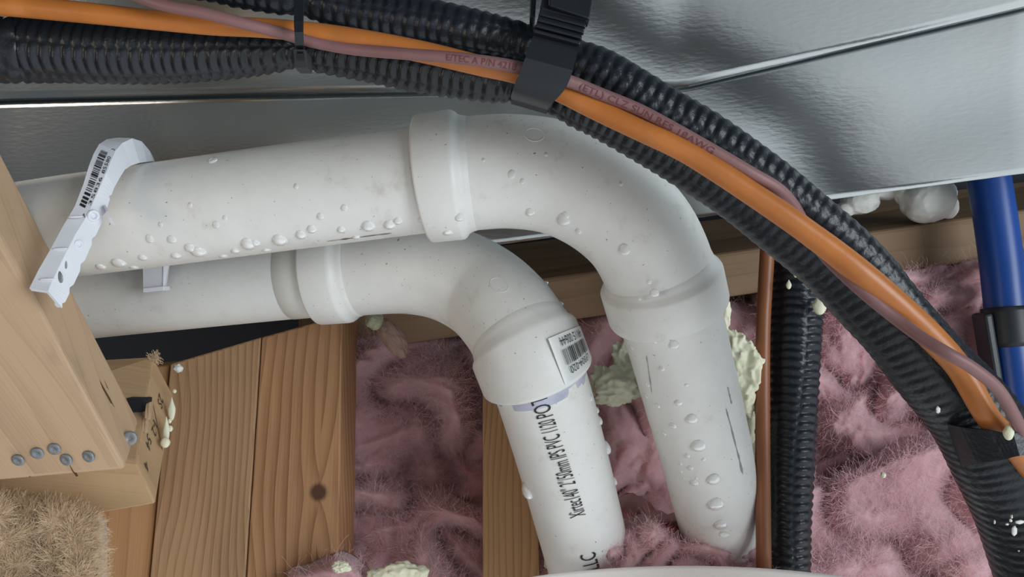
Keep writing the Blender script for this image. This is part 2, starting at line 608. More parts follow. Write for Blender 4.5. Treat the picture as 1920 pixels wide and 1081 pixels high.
# block that carries the stamped end, and the joist nailed to it
D_TIP = on_plane(287, 668, ((256, 868, 0.50), (292, 944, 0.50), (326, 742, 0.575)))
blk = hexa('wood_block', [(-90, 790, 0.50), (256, 868, 0.50), (292, 944, 0.50), (-90, 1010, 0.50)],
           [(-90, 690, 0.575), (287, 668, D_TIP), (326, 742, 0.575), (-90, 800, 0.575)], W_BLOCK, None, 0.0012, (1, 0, -0.1))
tag(blk, 'pale wooden block with faint stamped marks on its end, under the nailed joist', 'timber')
joist = hexa('ceiling_joist', [(-330, -150, 0.40), (-30, 395, 0.43), (236, 884, 0.455), (-330, 930, 0.455)][:0] or
             [(-330, -150, 0.36), (-322, -150, 0.36), (237, 882, 0.445), (-330, 932, 0.445)],
             [(-330, -150, 0.40), (-222, -150, on_plane(-222, -150, ((-322, -150, 0.36), (262, 790, 0.482), (237, 882, 0.445)))), (262, 790, 0.482), (-330, 840, 0.482)],
             W_JOIST, None, 0.003, (0.42, 0.02, -0.9), segs=3)
tag(joist, 'pale joist end crossing the lower left corner, five nail heads in its face', 'timber')


def quadpt(a, b, c, d):
    """bilinear map over four (x, y, d) corners; returns point(u, v, lift)"""
    A, B, C, D = P(*a), P(*b), P(*c), P(*d)
    n = (B - A).cross(D - A).normalized()
    if n.y > 0: n = -n

    def f(u, v, lift=0.0):
        return (A.lerp(B, u)).lerp(D.lerp(C, u), v) + n * lift
    return f, n


# nails in the joist
PJ = ((-326, -150, 0.36), (237, 882, 0.445), (-330, 932, 0.445))
PS = ((-322, -150, 0.36), (262, 790, 0.482), (237, 882, 0.445))


def nail(x, y, d, r, n, parent, tilt):
    c = P(x, y, d)
    n = (n + Vector(tilt)).normalized()
    a = n.orthogonal().normalized(); b = n.cross(a)
    prof = [(0.0, 0.0004), (0.18, 0.0001), (0.3, 0.0007), (0.8, 0.0009), (0.97, 0.0006), (1.0, 0.0), (0.97, -0.0008), (0.3, -0.0009), (0.28, -0.008), (0.0, -0.008)]
    V, Fc = [], []
    K = 24
    for rr, h in prof:
        for k in range(K):
            t = 2 * math.pi * k / K
            V.append(c + a * (math.cos(t) * rr * r) + b * (math.sin(t) * rr * r) + n * h)
    for i in range(len(prof) - 1):
        for k in range(K):
            Fc.append((i * K + k, i * K + (k + 1) % K, (i + 1) * K + (k + 1) % K, (i + 1) * K + k))
    return mk('nail', V, Fc, M_NAIL, parent)


fJ, nJ = quadpt((-330, -150, 0.36), (-322, -150, 0.36), (237, 882, 0.445), (-330, 932, 0.445))
fS, nS = quadpt((-322, -150, 0.36), (-222, -150, on_plane(-222, -150, ((-322, -150, 0.36), (262, 790, 0.482), (237, 882, 0.445)))), (262, 790, 0.482), (237, 882, 0.445))
for x, y in ((34, 862), (70, 849), (102, 841), (124, 861), (166, 855)):
    q = nail(x, y, on_plane(x, y, PJ) - 0.0002, 0.0036, nJ, joist, (random.uniform(-.2, .2), 0, random.uniform(-.2, .1)))
q = nail(243, 821, on_plane(243, 821, PS) - 0.0035, 0.0042, Vector((0.30, -1, -0.10)), joist, (0, 0, 0))

# crack lines running along the joist's edge face
def sliver(name, pts, w, mat, parent, lift=0.0003):
    V, Fc = [], []
    for i, (x, y, d) in enumerate(pts):
        t = i / (len(pts) - 1)
        ww = w * math.sin(math.pi * (0.08 + 0.84 * t)) * random.uniform(0.7, 1.1)
        a, b = P(x - ww, y, d), P(x + ww, y, d)
        V += [a - Vector((0, 0.0001, 0)), b - Vector((0, 0.0001, 0)), a + Vector((0, .002, 0)), b + Vector((0, .002, 0))]
    for i in range(len(pts) - 1):
        k = i * 4
        Fc += [(k, k + 1, k + 5, k + 4), (k + 2, k + 6, k + 7, k + 3), (k, k + 4, k + 6, k + 2), (k + 1, k + 3, k + 7, k + 5)]
    return mk(name, V, Fc, mat, parent, smooth=False)


M_CRACK = simple('dark crack in wood', (0.10, 0.05, 0.02), 0.9)


def side_pt(u, v, lift=0.0004):
    q = fS(u, v, lift)
    return (q.x / q.y * F + 960, 540.5 - (q.z - CZ) / q.y * F, q.y)


sliver('crack', [side_pt(0.62 - 0.006 * i, 0.80 + 0.011 * i) for i in range(12)], 1.2, M_CRACK, joist)
sliver('crack', [side_pt(0.47 + 0.003 * i, 0.83 + 0.0125 * i) for i in range(9)], 2.0, M_CRACK, joist)
sliver('crack', [(131, 872, 0.4430), (136, 882, 0.4440), (143, 893, 0.4450)], 1.0, M_CRACK, joist)
sliver('crack', [(44, 874, 0.4432), (50, 884, 0.4441), (56, 894, 0.4450)], 1.0, M_CRACK, joist)

# stamped marks on the block's end face
fE, nE = quadpt((256, 868, 0.50), (292, 944, 0.50), (326, 742, 0.575), (287, 668, D_TIP))


def stamp(txt, u, v, size, parent, mat=M_INKGREY):
    return map_text('stamped_mark', txt, size, lambda a, b: fE(u + b / size * 0.30, v - a / size * 0.105, 0.0006), mat, parent)


stamp('2S', 0.42, 0.80, 0.010, blk)
stamp('I-2', 0.36, 0.52, 0.010, blk)
stamp('54', 0.22, 0.34, 0.008, blk)
stamp('4', 0.28, 0.13, 0.011, blk)
V = []
sA = [fE(0.25, 0.62, .0005), fE(0.31, 0.61, .0005), fE(0.92, 0.42, .0005), fE(0.86, 0.425, .0005)]
mk('pencil_line', sA, [(0, 1, 2, 3)], M_INKGREY, blk, smooth=False)
# dark notch drawn as a black prism for the shade between joist end and block
fT, nT = quadpt((-90, 790, 0.50), (256, 868, 0.50), (287, 668, 0.575), (-90, 690, 0.575))
gap = hexa('gap_shadow', [(236, 746, 0.533), (271, 748, 0.533), (269, 772, 0.528), (246, 773, 0.528)],
           push([(236, 746, 0.533), (271, 748, 0.533), (269, 772, 0.528), (246, 773, 0.528)], (0, 0.012, 0)), M_VOID, blk, 0.0006)

# torn splinters of wood beside the notch
spl = [(276, 775), (270, 800), (262, 825)]
for x, y in spl:
    hexa('splinter', [(x - 3, y - 18, 0.528), (x + 5, y - 22, 0.528), (x + 3, y + 12, 0.52), (x - 6, y + 8, 0.52)],
         push([(x - 3, y - 18, 0.528), (x + 5, y - 22, 0.528), (x + 3, y + 12, 0.52), (x - 6, y + 8, 0.52)], (0, 0.004, 0)), W_JOIST, blk, 0.0005)
# frayed tuft at the block's tip
V, Fc = [], []
for i in range(120):
    p = P(290 + random.gauss(0, 4), 672 + random.gauss(0, 5), 0.571)
    dv = Vector((random.gauss(0, 1), random.gauss(-0.5, 1), random.gauss(0.6, 1))).normalized()
    cur = [p]
    for k in range(4):
        dv = (dv + Vector((random.gauss(0, .5), random.gauss(0, .5), random.gauss(0, .5)))).normalized()
        cur.append(cur[-1] + dv * 0.0014)
    for a, b in zip(cur, cur[1:]):
        n = len(V); s = Vector((0.00012, 0, 0.00008))
        V += [a - s, a + s, b + s, b - s]; Fc.append((n, n + 1, n + 2, n + 3))
o = mk('frayed_tuft', V, Fc, M_TANF, blk); o['kind'] = 'stuff'

# ------------------------------------------------------------------ glass wool
def wool(name, label, x0, x1, top, bot, dfn, mat, amp, scale, seed, step=3.2, thick=0.06, fib=0, fmat=None, flen=0.013, curl=0.025, sx=1.0, fine=0.18):
    """top(x), bot(x): outline; dfn(u, v): depth"""
    nu = int((x1 - x0) / step); nv = int((bot((x0 + x1) / 2) - top((x0 + x1) / 2)) / step)
    V, Fc = [], []
    for j in range(nv + 1):
        v = j / nv
        for i in range(nu + 1):
            u = i / nu
            x = x0 + (x1 - x0) * u
            y = top(x) + (bot(x) - top(x)) * v
            d = dfn(u, v)
            q = Vector((x / scale * sx, y / scale, seed))
            w = noise.noise_vector(q * 0.7) * 0.9
            n1 = noise.noise(q + w)
            n2 = noise.noise(q * 2.1 + w * 1.6 + Vector((5, 1, 0)))
            n3 = noise.noise(q * 5.0 + w * 2.5)
            n4 = noise.noise(q * 14.0)
            h = abs(n1) ** 0.75 * 1.5 + 0.28 * abs(n2) ** 0.85 + fine * 0.6 * n3 + 0.03 * n4
            e = min(v, 1 - v) * nv * step
            ex = min(u, 1 - u) * nu * step
            c = max(0, 1 - v * nv * step / 26) ** 2 * curl
            d = d - amp * h + c
            p = P(x, y, d)
            if j == 0:
                p.z += 0.002 * noise.noise(Vector((x * 0.08, seed, 0)))
            V.append(p)
    W = nu + 1
    n0 = len(V)
    for v in list(V):
        V.append(Vector((v.x, v.y + thick, v.z)))
    for j in range(nv):
        for i in range(nu):
            a = j * W + i
            Fc.append((a, a + W, a + W + 1, a + 1)); Fc.append((n0 + a + 1, n0 + a + W + 1, n0 + a + W, n0 + a))
    for i in range(nu):
        Fc.append((i, i + 1, n0 + i + 1, n0 + i)); a = nv * W + i
        Fc.append((a + 1, a, n0 + a, n0 + a + 1))
    for j in range(nv):
        a = j * W
        Fc.append((a + W, a, n0 + a, n0 + a + W)); a += nu
        Fc.append((a, a + W, n0 + a + W, n0 + a))
    o = mk(name, V, Fc, mat)
    tag(o, label, 'insulation')
    if fib:
        FV, FF = [], []
        for _ in range(fib):
            i = random.randrange(n0)
            if noise.noise(V[i] * 45) < random.uniform(-0.8, 0.35): continue
            p = V[i].copy() + Vector((0, 0.001, 0))
            dv = Vector((random.gauss(0, 1), random.gauss(-0.06, 0.12), random.gauss(0, 1))).normalized()
            k = flen / 5 * random.uniform(0.5, 1.6)
            side = Vector((dv.z, 0, -dv.x))
            hw = random.uniform(0.00004, 0.00008) * (1.4 if name == 'insulation_batt' and 'tan' in label else 1)
            side = side.normalized() * hw if side.length > 1e-4 else Vector((hw, 0, 0))
            prev = None
            for m in range(6):
                n = len(FV)
                FV += [p - side, p + side]
                if m: FF.append((n - 2, n - 1, n + 1, n))
                dv = (dv + Vector((random.gauss(0, .28), random.gauss(0, .2), random.gauss(0, .28)))).normalized()
                p = p + dv * k
        f = mk('loose_fibres', FV, FF, fmat, o); f['kind'] = 'stuff'
    return o


wool('insulation_batt', 'pink insulation batt in the bay between the knotty stud and the narrow stud', 640, 925,
     lambda x: 612 + (x - 640) * 0.10, lambda x: 1200,
     lambda u, v: 0.725 - 0.03 * v - 0.085 * max(0, (v - 0.50) / 0.50) ** 0.7, M_PINK, 0.040, 95, 1.3, fib=24000, fmat=M_PINKF, curl=0.02, sx=0.75)
wool('insulation_batt', 'dark pink insulation batt behind the two vertical white pipes', 985, 1500,
     lambda x: 592 - (x - 1000) * 0.075, lambda x: 1200,
     lambda u, v: 0.735 - 0.04 * v, M_PINK, 0.035, 120, 4.1, fib=15000, fmat=M_PINKF, curl=0.02)
wool('insulation_batt', 'mauve-pink insulation batt between the upright black hose and the blue pipe', 1440, 2010,
     lambda x: 518 - (x - 1640) * 0.16, lambda x: 1000,
     lambda u, v: 0.70 - 0.03 * v, M_PINK, 0.034, 105, 8.7, fib=34000, fmat=M_PINKF, curl=0.015)
wool('insulation_wad', 'bulging bright pink wad of insulation at the bottom right between the black hoses', 1485, 1990,
     lambda x: 905 - 90 * (1 / (1 + math.exp(-(x - 1640) / 45))), lambda x: 1260,
     lambda u, v: 0.63 - 0.04 * v, M_PINK, 0.030, 170, 12.2, fib=34000, fmat=M_PINKF, curl=0.045, fine=0.10)
wool('insulation_wad', 'small pink wad of insulation wrapped around the feet of the white pipes', 1120, 1440,
     lambda x: 1000 - 40 * math.exp(-((x - 1195) / 45.0) ** 2) + 6 * math.sin(x * .06), lambda x: 1200,
     lambda u, v: 0.556 - 0.03 * v, M_PINK, 0.024, 80, 15.9, flen=0.008, fib=15000, fmat=M_PINKF, curl=0.05)
wool('insulation_wad', 'pale pink strip of insulation over the foot of the knotty stud', 540, 690,
     lambda x: 1064 - (x - 560) * 0.32 if x < 625 else 1043 + (x - 625) ** 2 / 100, lambda x: 1200,
     lambda u, v: 0.57, M_PINK, 0.009, 90, 19.9, thick=0.015, fib=700, fmat=M_PINKF, curl=0.02)
wool('insulation_batt', 'tan furry insulation in the bottom left corner', -120, 186,
     lambda x: 930 + 0.20 * x + (0 if x < 165 else (x - 165) * 1.2), lambda x: 1240,
     lambda u, v: 0.492 - 0.02 * v + 0.05 * max(0, (u - 0.93) / 0.07) ** 2, M_TAN, 0.020, 55, 22.2, step=2.6, fib=150000, fmat=M_TANF, flen=0.0075, curl=0.02, thick=0.012)
# woven white facing in front at the bottom edge
V, Fc = [], []
nu, nv = 90, 12
for j in range(nv + 1):
    for i in range(nu + 1):
        x = 990 + 600 * i / nu
        t = (x - 990) / 600
        ytop = 1083 - 23 * max(0, math.sin(math.pi * min(1, max(0, t)))) ** 0.75
        v = j / nv
        y = ytop + v * 90
        d = 0.50 - 0.008 * math.sin(v * math.pi * 0.5) + 0.01 * math.sin(t * 6)
        V.append(P(x, y, d))
n0 = len(V)
V += [v + Vector((0, 0.003, -0.001)) for v in V]
W = nu + 1
for j in range(nv):
    for i in range(nu):
        a = j * W + i
        Fc += [(a, a + W, a + W + 1, a + 1), (n0 + a + 1, n0 + a + W + 1, n0 + a + W, n0 + a)]
for i in range(nu):
    Fc.append((i, i + 1, n0 + i + 1, n0 + i))
o = mk('insulation_facing', V, Fc, M_FACING)
tag(o, 'pale woven facing sheet curving up along the bottom edge below the pipes', 'facing sheet')

# ------------------------------------------------------------------ white drain pipes
RP = 0.0302


def drop(tb, s, phi, R, size, parent, el=1.0, h=0.5, down=True):
    p, T, N, B, _ = tb.fr(s)
    n = N * math.cos(phi) + B * math.sin(phi)
    c = p + n * R
    zd = Vector((0, 0, -1)); zd = (zd - n * zd.dot(n))
    if zd.length < 0.2: zd = T.copy()
    zd.normalize()
    x = n.cross(zd)
    return lump('water_droplet', c, (x * size, zd * size * el, n * size * h), M_DROP, parent, sub=2,
                shape=lambda w: Vector((w.x * (1 + 0.22 * w.y), w.y, w.z * (1 + 0.35 * w.y))))


def seam(tb, s, r, parent, name='joint_line', mat=None, w=0.0006):
    return tb.mesh(name, mat or M_SEAM, parent, srs=[(s - w, r - 0.0005), (s - w * .9, r), (s + w * .9, r), (s + w, r - 0.0005)], nphi=64)


def elbow(tb, sa, sb, root, rb, rh, hub_l, flip=False):
    """body between two sockets; sa..sb along the line"""
    n = 40
    srs = []
    for i in range(n + 1):
        s = sa + hub_l * 0.9 + (sb - sa - 1.8 * hub_l) * i / n
        srs.append((s, rb))
    body = tb.mesh('elbow', M_PVC, root, srs=srs, nphi=72)
    h = hub_l
    # socket, with a lip at its mouth and a soft shoulder to the body
    so = tb.mesh('socket', M_PVC, body, nphi=72, srs=[(sa, RP), (sa, rh - 0.0012), (sa + 0.0006, rh - 0.0003), (sa + 0.0016, rh), (sa + h * 0.80, rh + 0.0004), (sa + h * 0.86, rh + 0.0002),
                                       (sa + h * 0.93, rh - 0.0008), (sa + h * 1.0, rh - 0.0026), (sa + h * 1.08, rb + 0.0008), (sa + h * 1.2, rb + 0.0001), (sa + h * 1.25, rb - 0.001)])
    s2 = tb.mesh('socket', M_PVC, body, nphi=72, srs=[(sb - h * 1.25, rb - 0.001), (sb - h * 1.2, rb + 0.0001), (sb - h * 1.08, rb + 0.0008), (sb - h, rh - 0.0026), (sb - h * .93, rh - 0.0008),
                                       (sb - h * .86, rh), (sb - 0.0016, rh), (sb - 0.0006, rh - 0.0003), (sb, rh - 0.0012), (sb, RP)])
    return body, so, s2


# upper pipe
up_root = empty('drain_pipe', P(1000, 325, 0.46), 'front white plastic pipe beaded with droplets, bending down right of the other', 'pipe')
TU = Tube([(-80, 455, 0.490), (100, 428, 0.478), (300, 402, 0.468), (500, 375, 0.460), (780, 338, 0.452), (880, 326, 0.450), (960, 322, 0.450),
           (1045, 334, 0.450), (1125, 370, 0.450), (1190, 425, 0.453), (1228, 490, 0.460), (1248, 560, 0.470), (1272, 650, 0.486),
           (1311, 800, 0.518), (1350, 962, 0.560), (1375, 1060, 0.590)], r=RP)
sa = TU.near(797, 336); sb = TU.near(1252, 577)
pa = TU.mesh('pipe', M_PVC, up_root, s0=0, s1=sa + 0.012, nphi=72, step=0.008)
pb = TU.mesh('pipe', M_PVC, up_root, s0=sb - 0.012, s1=TU.L, nphi=72, step=0.004,
             rf=lambda s, ph, r: r + 0.0005 * noise.noise(Vector((s * 60, math.cos(ph) * 2.2, math.sin(ph) * 2.2))))
eb, eso, es2 = elbow(TU, sa, sb, up_root, 0.0318, 0.0360, 0.023)
seam(TU, sa - 0.0003, RP + 0.0006, pa)
seam(TU, sb + 0.0004, RP + 0.0004, pb, w=0.0003)
# round moulding mark on the bend
def ring_mark(tb, s, phi, R, r, parent):
    p, T, N, B, _ = tb.fr(s)
    V, Fc = [], []
    K = 36
    for k in range(K):
        t = 2 * math.pi * k / K
        for j in range(6):
            a = 2 * math.pi * j / 6
            rr = r + 0.00035 * math.cos(a)
            V.append(tb.surf(s + rr * math.cos(t), phi + rr * math.sin(t) / R, R + 0.00025 * math.sin(a)))
    for k in range(K):
        for j in range(6):
            Fc.append((k * 6 + j, k * 6 + (j + 1) % 6, ((k + 1) % K) * 6 + (j + 1) % 6, ((k + 1) % K) * 6 + j))
    return mk('moulding_ring', V, Fc, M_PVC, parent)


def s_phi(tb, x, y, R):
    """surface coordinates of the visible point of a pipe seen at x, y"""
    best = (1e9, 0, 0)
    s0 = tb.near(x, y)
    for i in range(-24, 25):
        s = s0 + i * 0.0012
        for k in range(-44, 45):
            ph = k * 0.035
            q = tb.surf(s, ph, R)
            e = (q.x / q.y * F + 960 - x) ** 2 + (540.5 - (q.z - CZ) / q.y * F - y) ** 2
            if e < best[0]: best = (e, s, ph)
    return best[1], best[2]


s, ph = s_phi(TU, 1000, 252, 0.0318); ring_mark(TU, s, ph, 0.0318, 0.0046, eb)

UPD = [(150, 482, 8), (222, 493, 13), (267, 481, 8), (320, 448, 8), (282, 447, 7), (355, 465, 10), (372, 470, 14), (300, 420, 4), (405, 420, 6), (357, 382, 4), (440, 470, 8),
       (465, 457, 13), (525, 450, 13), (565, 440, 9), (643, 388, 6), (690, 425, 12), (730, 420, 10), (745, 415, 8), (600, 405, 6), (585, 430, 8), (400, 300, 8), (640, 430, 7), (668, 445, 7),
       (478, 455, 9), (555, 350, 4), (420, 408, 4), (330, 480, 9), (250, 500, 8), (190, 500, 9), (420, 480, 8), (500, 468, 8), (790, 410, 7)]
for x, y, r in UPD:
    s, ph = s_phi(TU, x, y, RP)
    drop(TU, s, ph, RP, r * 0.46 / F * 1.08, pa, el=random.uniform(0.95, 1.25), h=0.38)
for x, y, r in [(860, 408, 9), (840, 436, 10)]:
    s, ph = s_phi(TU, x, y, 0.0360)
    drop(TU, s, ph, 0.0360, r * 0.45 / F, eso, el=1.0, h=0.35)
for x, y, r in [(995, 398, 10), (1055, 411, 14), (1060, 403, 8), (1170, 467, 12), (958, 327, 8), (980, 340, 5), (1085, 435, 7), (1165, 345, 4), (1025, 290, 4), (905, 300, 4)]:
    s, ph = s_phi(TU, x, y, 0.0318)
    drop(TU, s, ph, 0.0318, r * 0.45 / F * 0.9, eb, el=1.1, h=0.35)
for x, y, r in [(1228, 548, 11), (1216, 530, 6), (1200, 560, 4)]:
    s, ph = s_phi(TU, x, y, 0.0360)
    drop(TU, s, ph, 0.0360, r * 0.45 / F * 0.8, es2, el=1.0, h=0.3)
for x, y, r in [(1245, 614, 9), (1232, 627, 5), (1262, 645, 8), (1288, 722, 4), (1272, 752, 7), (1298, 785, 10), (1262, 796, 6), (1310, 833, 13), (1287, 853, 5), (1275, 868, 4), (1293, 878, 5),
                (1276, 882, 4), (1301, 905, 8), (1340, 935, 15), (1318, 860, 4), (1350, 970, 12), (1335, 890, 12), (1240, 690, 5), (1225, 640, 5), (1185, 650, 5), (1214, 720, 5), (1211, 740, 5),
                (1283, 895, 3), (1306, 893, 3), (1232, 760, 5), (1245, 810, 5)]:
    s, ph = s_phi(TU, x, y, RP)
    drop(TU, s, ph, RP, r * 0.52 / F * 1.05, pb, el=1.1, h=0.4)


def scratch(tb, x0, y0, x1, y1, R, w, mat, parent):
    a = s_phi(tb, x0, y0, R); b = s_phi(tb, x1, y1, R)
    V, Fc = [], []
    n = 14
    for i in range(n + 1):
        t = i / n
        s = a[0] + (b[0] - a[0]) * t; ph = a[1] + (b[1] - a[1]) * t + 0.01 * noise.noise(Vector((t * 6, x0, 0)))
        ww = w * (0.3 + abs(noise.noise(Vector((t * 9, y0, 1)))) * 2) / R
        V += [tb.surf(s, ph - ww, R + 0.00035), tb.surf(s, ph + ww, R + 0.00035)]
        if i: Fc.append((2 * i - 2, 2 * i - 1, 2 * i + 1, 2 * i))
    return mk('scuff_mark', V, Fc, mat, parent)


M_SCUFF = simple('grey scuff', (0.30, 0.29, 0.28), 0.8)
scratch(TU, 1360, 765, 1392, 888, RP, 0.0006, M_SCUFF, pb)
scratch(TU, 1365, 725, 1371, 755, RP, 0.0006, M_SCUFF, pb)
scratch(TU, 1212, 665, 1224, 735, RP, 0.0004, M_SCUFF, pb)
scratch(TU, 1290, 706, 1304, 703, RP, 0.0003, M_SCUFF, pb)
scratch(TU, 612, 452, 735, 436, RP, 0.0006, M_SEAM, pa)
scratch(TU, 788, 248, 797, 340, RP + .0006, 0.0003, M_SEAM, pa)

# lower pipe
lo_root = empty('drain_pipe', P(900, 500, 0.53), 'rear white plastic pipe with black print down its lower length', 'pipe')
TL = Tube([(-60, 590, 0.610), (150, 560, 0.590), (350, 538, 0.575), (540, 518, 0.562), (640, 508, 0.556), (700, 502, 0.552), (770, 500, 0.546), (840, 513, 0.540),
           (905, 546, 0.530), (952, 592, 0.512), (984, 645, 0.502), (1006, 700, 0.503), (1026, 760, 0.513), (1060, 880, 0.535), (1094, 1010, 0.560), (1122, 1120, 0.582), (1146, 1220, 0.60)], r=RP)
sa = TL.near(592, 512); sb = TL.near(1011, 703)
la = TL.mesh('pipe', M_PVC, lo_root, s0=0, s1=sa + 0.012, nphi=72, step=0.008)
lb = TL.mesh('pipe', M_PVC, lo_root, s0=sb - 0.012, s1=TL.L, nphi=72, step=0.006)
ea, e1, e2 = elbow(TL, sa, sb, lo_root, 0.0322, 0.0360, 0.0255)
seam(TL, sa - 0.0003, RP + 0.0004, la, w=0.0004)
# stain band left of the socket
TL.mesh('glue_band', simple('dried glue stain', (0.68, 0.655, 0.61), 0.35, var=0.05), la,
        srs=[(sa - 0.019, RP + 0.0001), (sa - 0.0188, RP + 0.0003), (sa - 0.0005, RP + 0.0003), (sa, RP)], nphi=72)
TL.mesh('primer_band', M_PRIMER, lb, nphi=72, srs=[(sb, RP), (sb + 0.0004, RP + 0.00035), (sb + 0.004, RP + 0.00035), (sb + 0.0062, RP + 0.0001), (sb + 0.0064, RP - 0.0002)],
        rf=lambda s, ph, r: r - (0.0008 if (s - sb) > 0.0024 + 0.0042 * (0.5 + noise.noise(Vector((math.cos(ph) * 2, math.sin(ph) * 2, 3)))) else 0))
s, ph = s_phi(TL, 938, 535, 0.0322); ring_mark(TL, s, ph, 0.0322, 0.0045, ea)
for x, y, r in [(1036, 520, 5), (1062, 562, 5)]:
    s, ph = s_phi(TL, x, y, 0.0322)
    drop(TL, s, ph, 0.0322, r * 0.52 / F, ea, h=0.9)
for x, y, r in [(1119, 768, 5), (1124, 788, 7), (1140, 838, 11), (1157, 900, 7), (989, 920, 14), (1108, 745, 5)]:
    s, ph = s_phi(TL, x, y, RP)
    drop(TL, s, ph, RP, r * 0.52 / F, lb, el=1.3, h=0.7)


# print running up the lower pipe
def print_on(tb, txt, xa, ya, xb, yb, size, parent, R=RP):
    a = s_phi(tb, xa, ya, R); b = s_phi(tb, xb, yb, R)
    L = abs(a[0] - b[0])
    sg = -1 if b[0] < a[0] else 1

    def fn(x, y):
        s = a[0] + sg * x
        ph = a[1] + (b[1] - a[1]) * (x / L)
        return tb.surf(s, ph + (-sg) * y / R, R + 0.0005)
    return map_text('printed_text', txt, size, fn, M_INK, parent, length=L)


print_on(TL, 'Xirtec140" 2"/50mm IPS PVC 1120 POT', 1099, 962, 1022, 735, 0.0150, lb)
print_on(TL, 'USA LLC', 1136, 1104, 1114, 1032, 0.0150, lb)


# sticker with bar code on the lower socket
RH = 0.0360


def sticker():
    sB = sb  # mouth of the lower socket
    sC = sB - 0.0105
    a = s_phi(TL, 1032, 690, RH)
    ph0 = a[1] - 0.14
    # phi grows to the left; the label runs from its left end to the right round the hub
    span = 0.036 / RH
    V, Fc = [], []
    n = 24
    for i in range(n + 1):
        p = ph0 - span * i / n
        for s, r in ((sC + 0.0085, RH + 0.0001), (sC + 0.0085, RH + 0.0003), (sC - 0.0075, RH + 0.0005), (sC - 0.0075, RH + 0.0002)):
            V.append(TL.surf(s, p, r))
    for i in range(n):
        for j in range(3):
            Fc.append((i * 4 + j, i * 4 + j + 1, i * 4 + j + 5, i * 4 + j + 4))
    st = mk('sticker', V, Fc, M_STICKER, e2, smooth=False)
    random.seed(31)
    t = 0.0055
    V, Fc = [], []
    while t < 0.030:
        w = random.choice((0.0003, 0.0005, 0.0009))
        n = len(V)
        for k in range(2):
            p = ph0 - (t + w * k) / RH
            V += [TL.surf(sC + 0.0022, p, RH + 0.0008), TL.surf(sC - 0.0030, p, RH + 0.0008)]
        Fc.append((n, n + 1, n + 3, n + 2))
        t += w + random.choice((0.0003, 0.0004, 0.0007))
    mk('bar_code', V, Fc, M_INK, e2, smooth=False)

    # upside-down lettering: it reads from the right end towards the left, its tops towards the pipe's far end
    def line(txt, off, x0, size, L):
        def fn(x, y):
            return TL.surf(sC + off + y, ph0 - (x0 - x) / RH, RH + 0.0008)
        return map_text('label_text', txt, size, fn, M_INK, e2, length=L)
    line('LP304-020', 0.0030, 0.0275, 0.0042, 0.021)
    line('49115 00644', -0.0065, 0.0285, 0.0038, 0.022)


sticker()
random.seed(11)

# ------------------------------------------------------------------ white hanger hook
hg = empty('pipe_hanger', P(90, 560, 0.41), 'white plastic pipe hook with a bar code, gripping the front pipe beside the joist', 'pipe hanger')
ST = [  # outer-left, outer edge, inner edge, depth
    ((55, 540), (90, 545), (117, 577), 0.400), ((72, 506), (98, 526), (130, 550), 0.402), ((97, 463), (121, 479), (150, 508), 0.406), ((118, 424), (142, 438), (172, 458), 0.411),
    ((140, 387), (165, 401), (192, 415), 0.416), ((156, 346), (184, 358), (206, 374), 0.421), ((167, 310), (199, 324), (214, 352), 0.425), ((176, 287), (208, 301), (224, 334), 0.430),
    ((186, 270), (217, 282), (234, 318), 0.435), ((200, 261), (229, 268), (246, 310), 0.441), ((222, 258), (248, 259), (262, 305), 0.448), ((242, 262), (266, 265), (276, 303), 0.458),
    ((258, 275), (281, 283), (287, 302), 0.470), ((264, 290), (290, 300), (291, 304), 0.482)]


def interp_st(k):
    out = []
    for a, b in zip(ST, ST[1:]):
        for i in range(k):
            t = i / k
            out.append(tuple((a[j][0] + (b[j][0] - a[j][0]) * t, a[j][1] + (b[j][1] - a[j][1]) * t) for j in range(3)) + (a[3] + (b[3] - a[3]) * t,))
    out.append(ST[-1])
    return out


def hook():
    S = interp_st(5)
    V, Fc = [], []
    n = len(S)
    for i, (al, ab, bi, d) in enumerate(S):
        A0 = P(al[0], al[1], d); A1 = P(ab[0], ab[1], d - 0.001); B1 = P(bi[0], bi[1], d + 0.006)
        tooth = 0.0012 if (i % 5 in (1,)) and i < 30 else 0.0
        B1 = B1 - (B1 - A1).normalized() * tooth
        q = (A0 - A1); q = q.normalized() * 0.0018
        b = (B1 - A1).normalized() * 0.0018
        # channel section: outer flange, side web, inner lip, each 1.8 mm thick
        C1 = B1 + (A0 - A1) * 0.30
        V += [A0, A1, B1, C1, C1 - b, B1 + q - b, A1 + q + b, A0 + b]
    for i in range(n - 1):
        k = i * 8
        for j in range(8):
            j2 = (j + 1) % 8
            Fc.append((k + j, k + j2, k + 8 + j2, k + 8 + j))
    Fc.append(tuple(range(7, -1, -1))); Fc.append(tuple(range((n - 1) * 8, n * 8)))
    o = mk('hook_channel', V, Fc, M_HANGER, hg, smooth=False)
    return o


hk = hook()


def on_face(t, u, lift=0.0004):
    """a point on the hook's outer flange: t along (0 foot .. 1), u across"""
    S = ST
    x = t * (len(S) - 1); i = min(int(x), len(S) - 2); f = x - i
    a = P(*S[i][0], S[i][3]).lerp(P(*S[i + 1][0], S[i + 1][3]), f)
    b = P(*S[i][1], S[i][3] - .001).lerp(P(*S[i + 1][1], S[i + 1][3] - .001), f)
    p = a.lerp(b, u)
    v = (Vector((0, 0, CZ)) - p).normalized()
    return p + v * lift


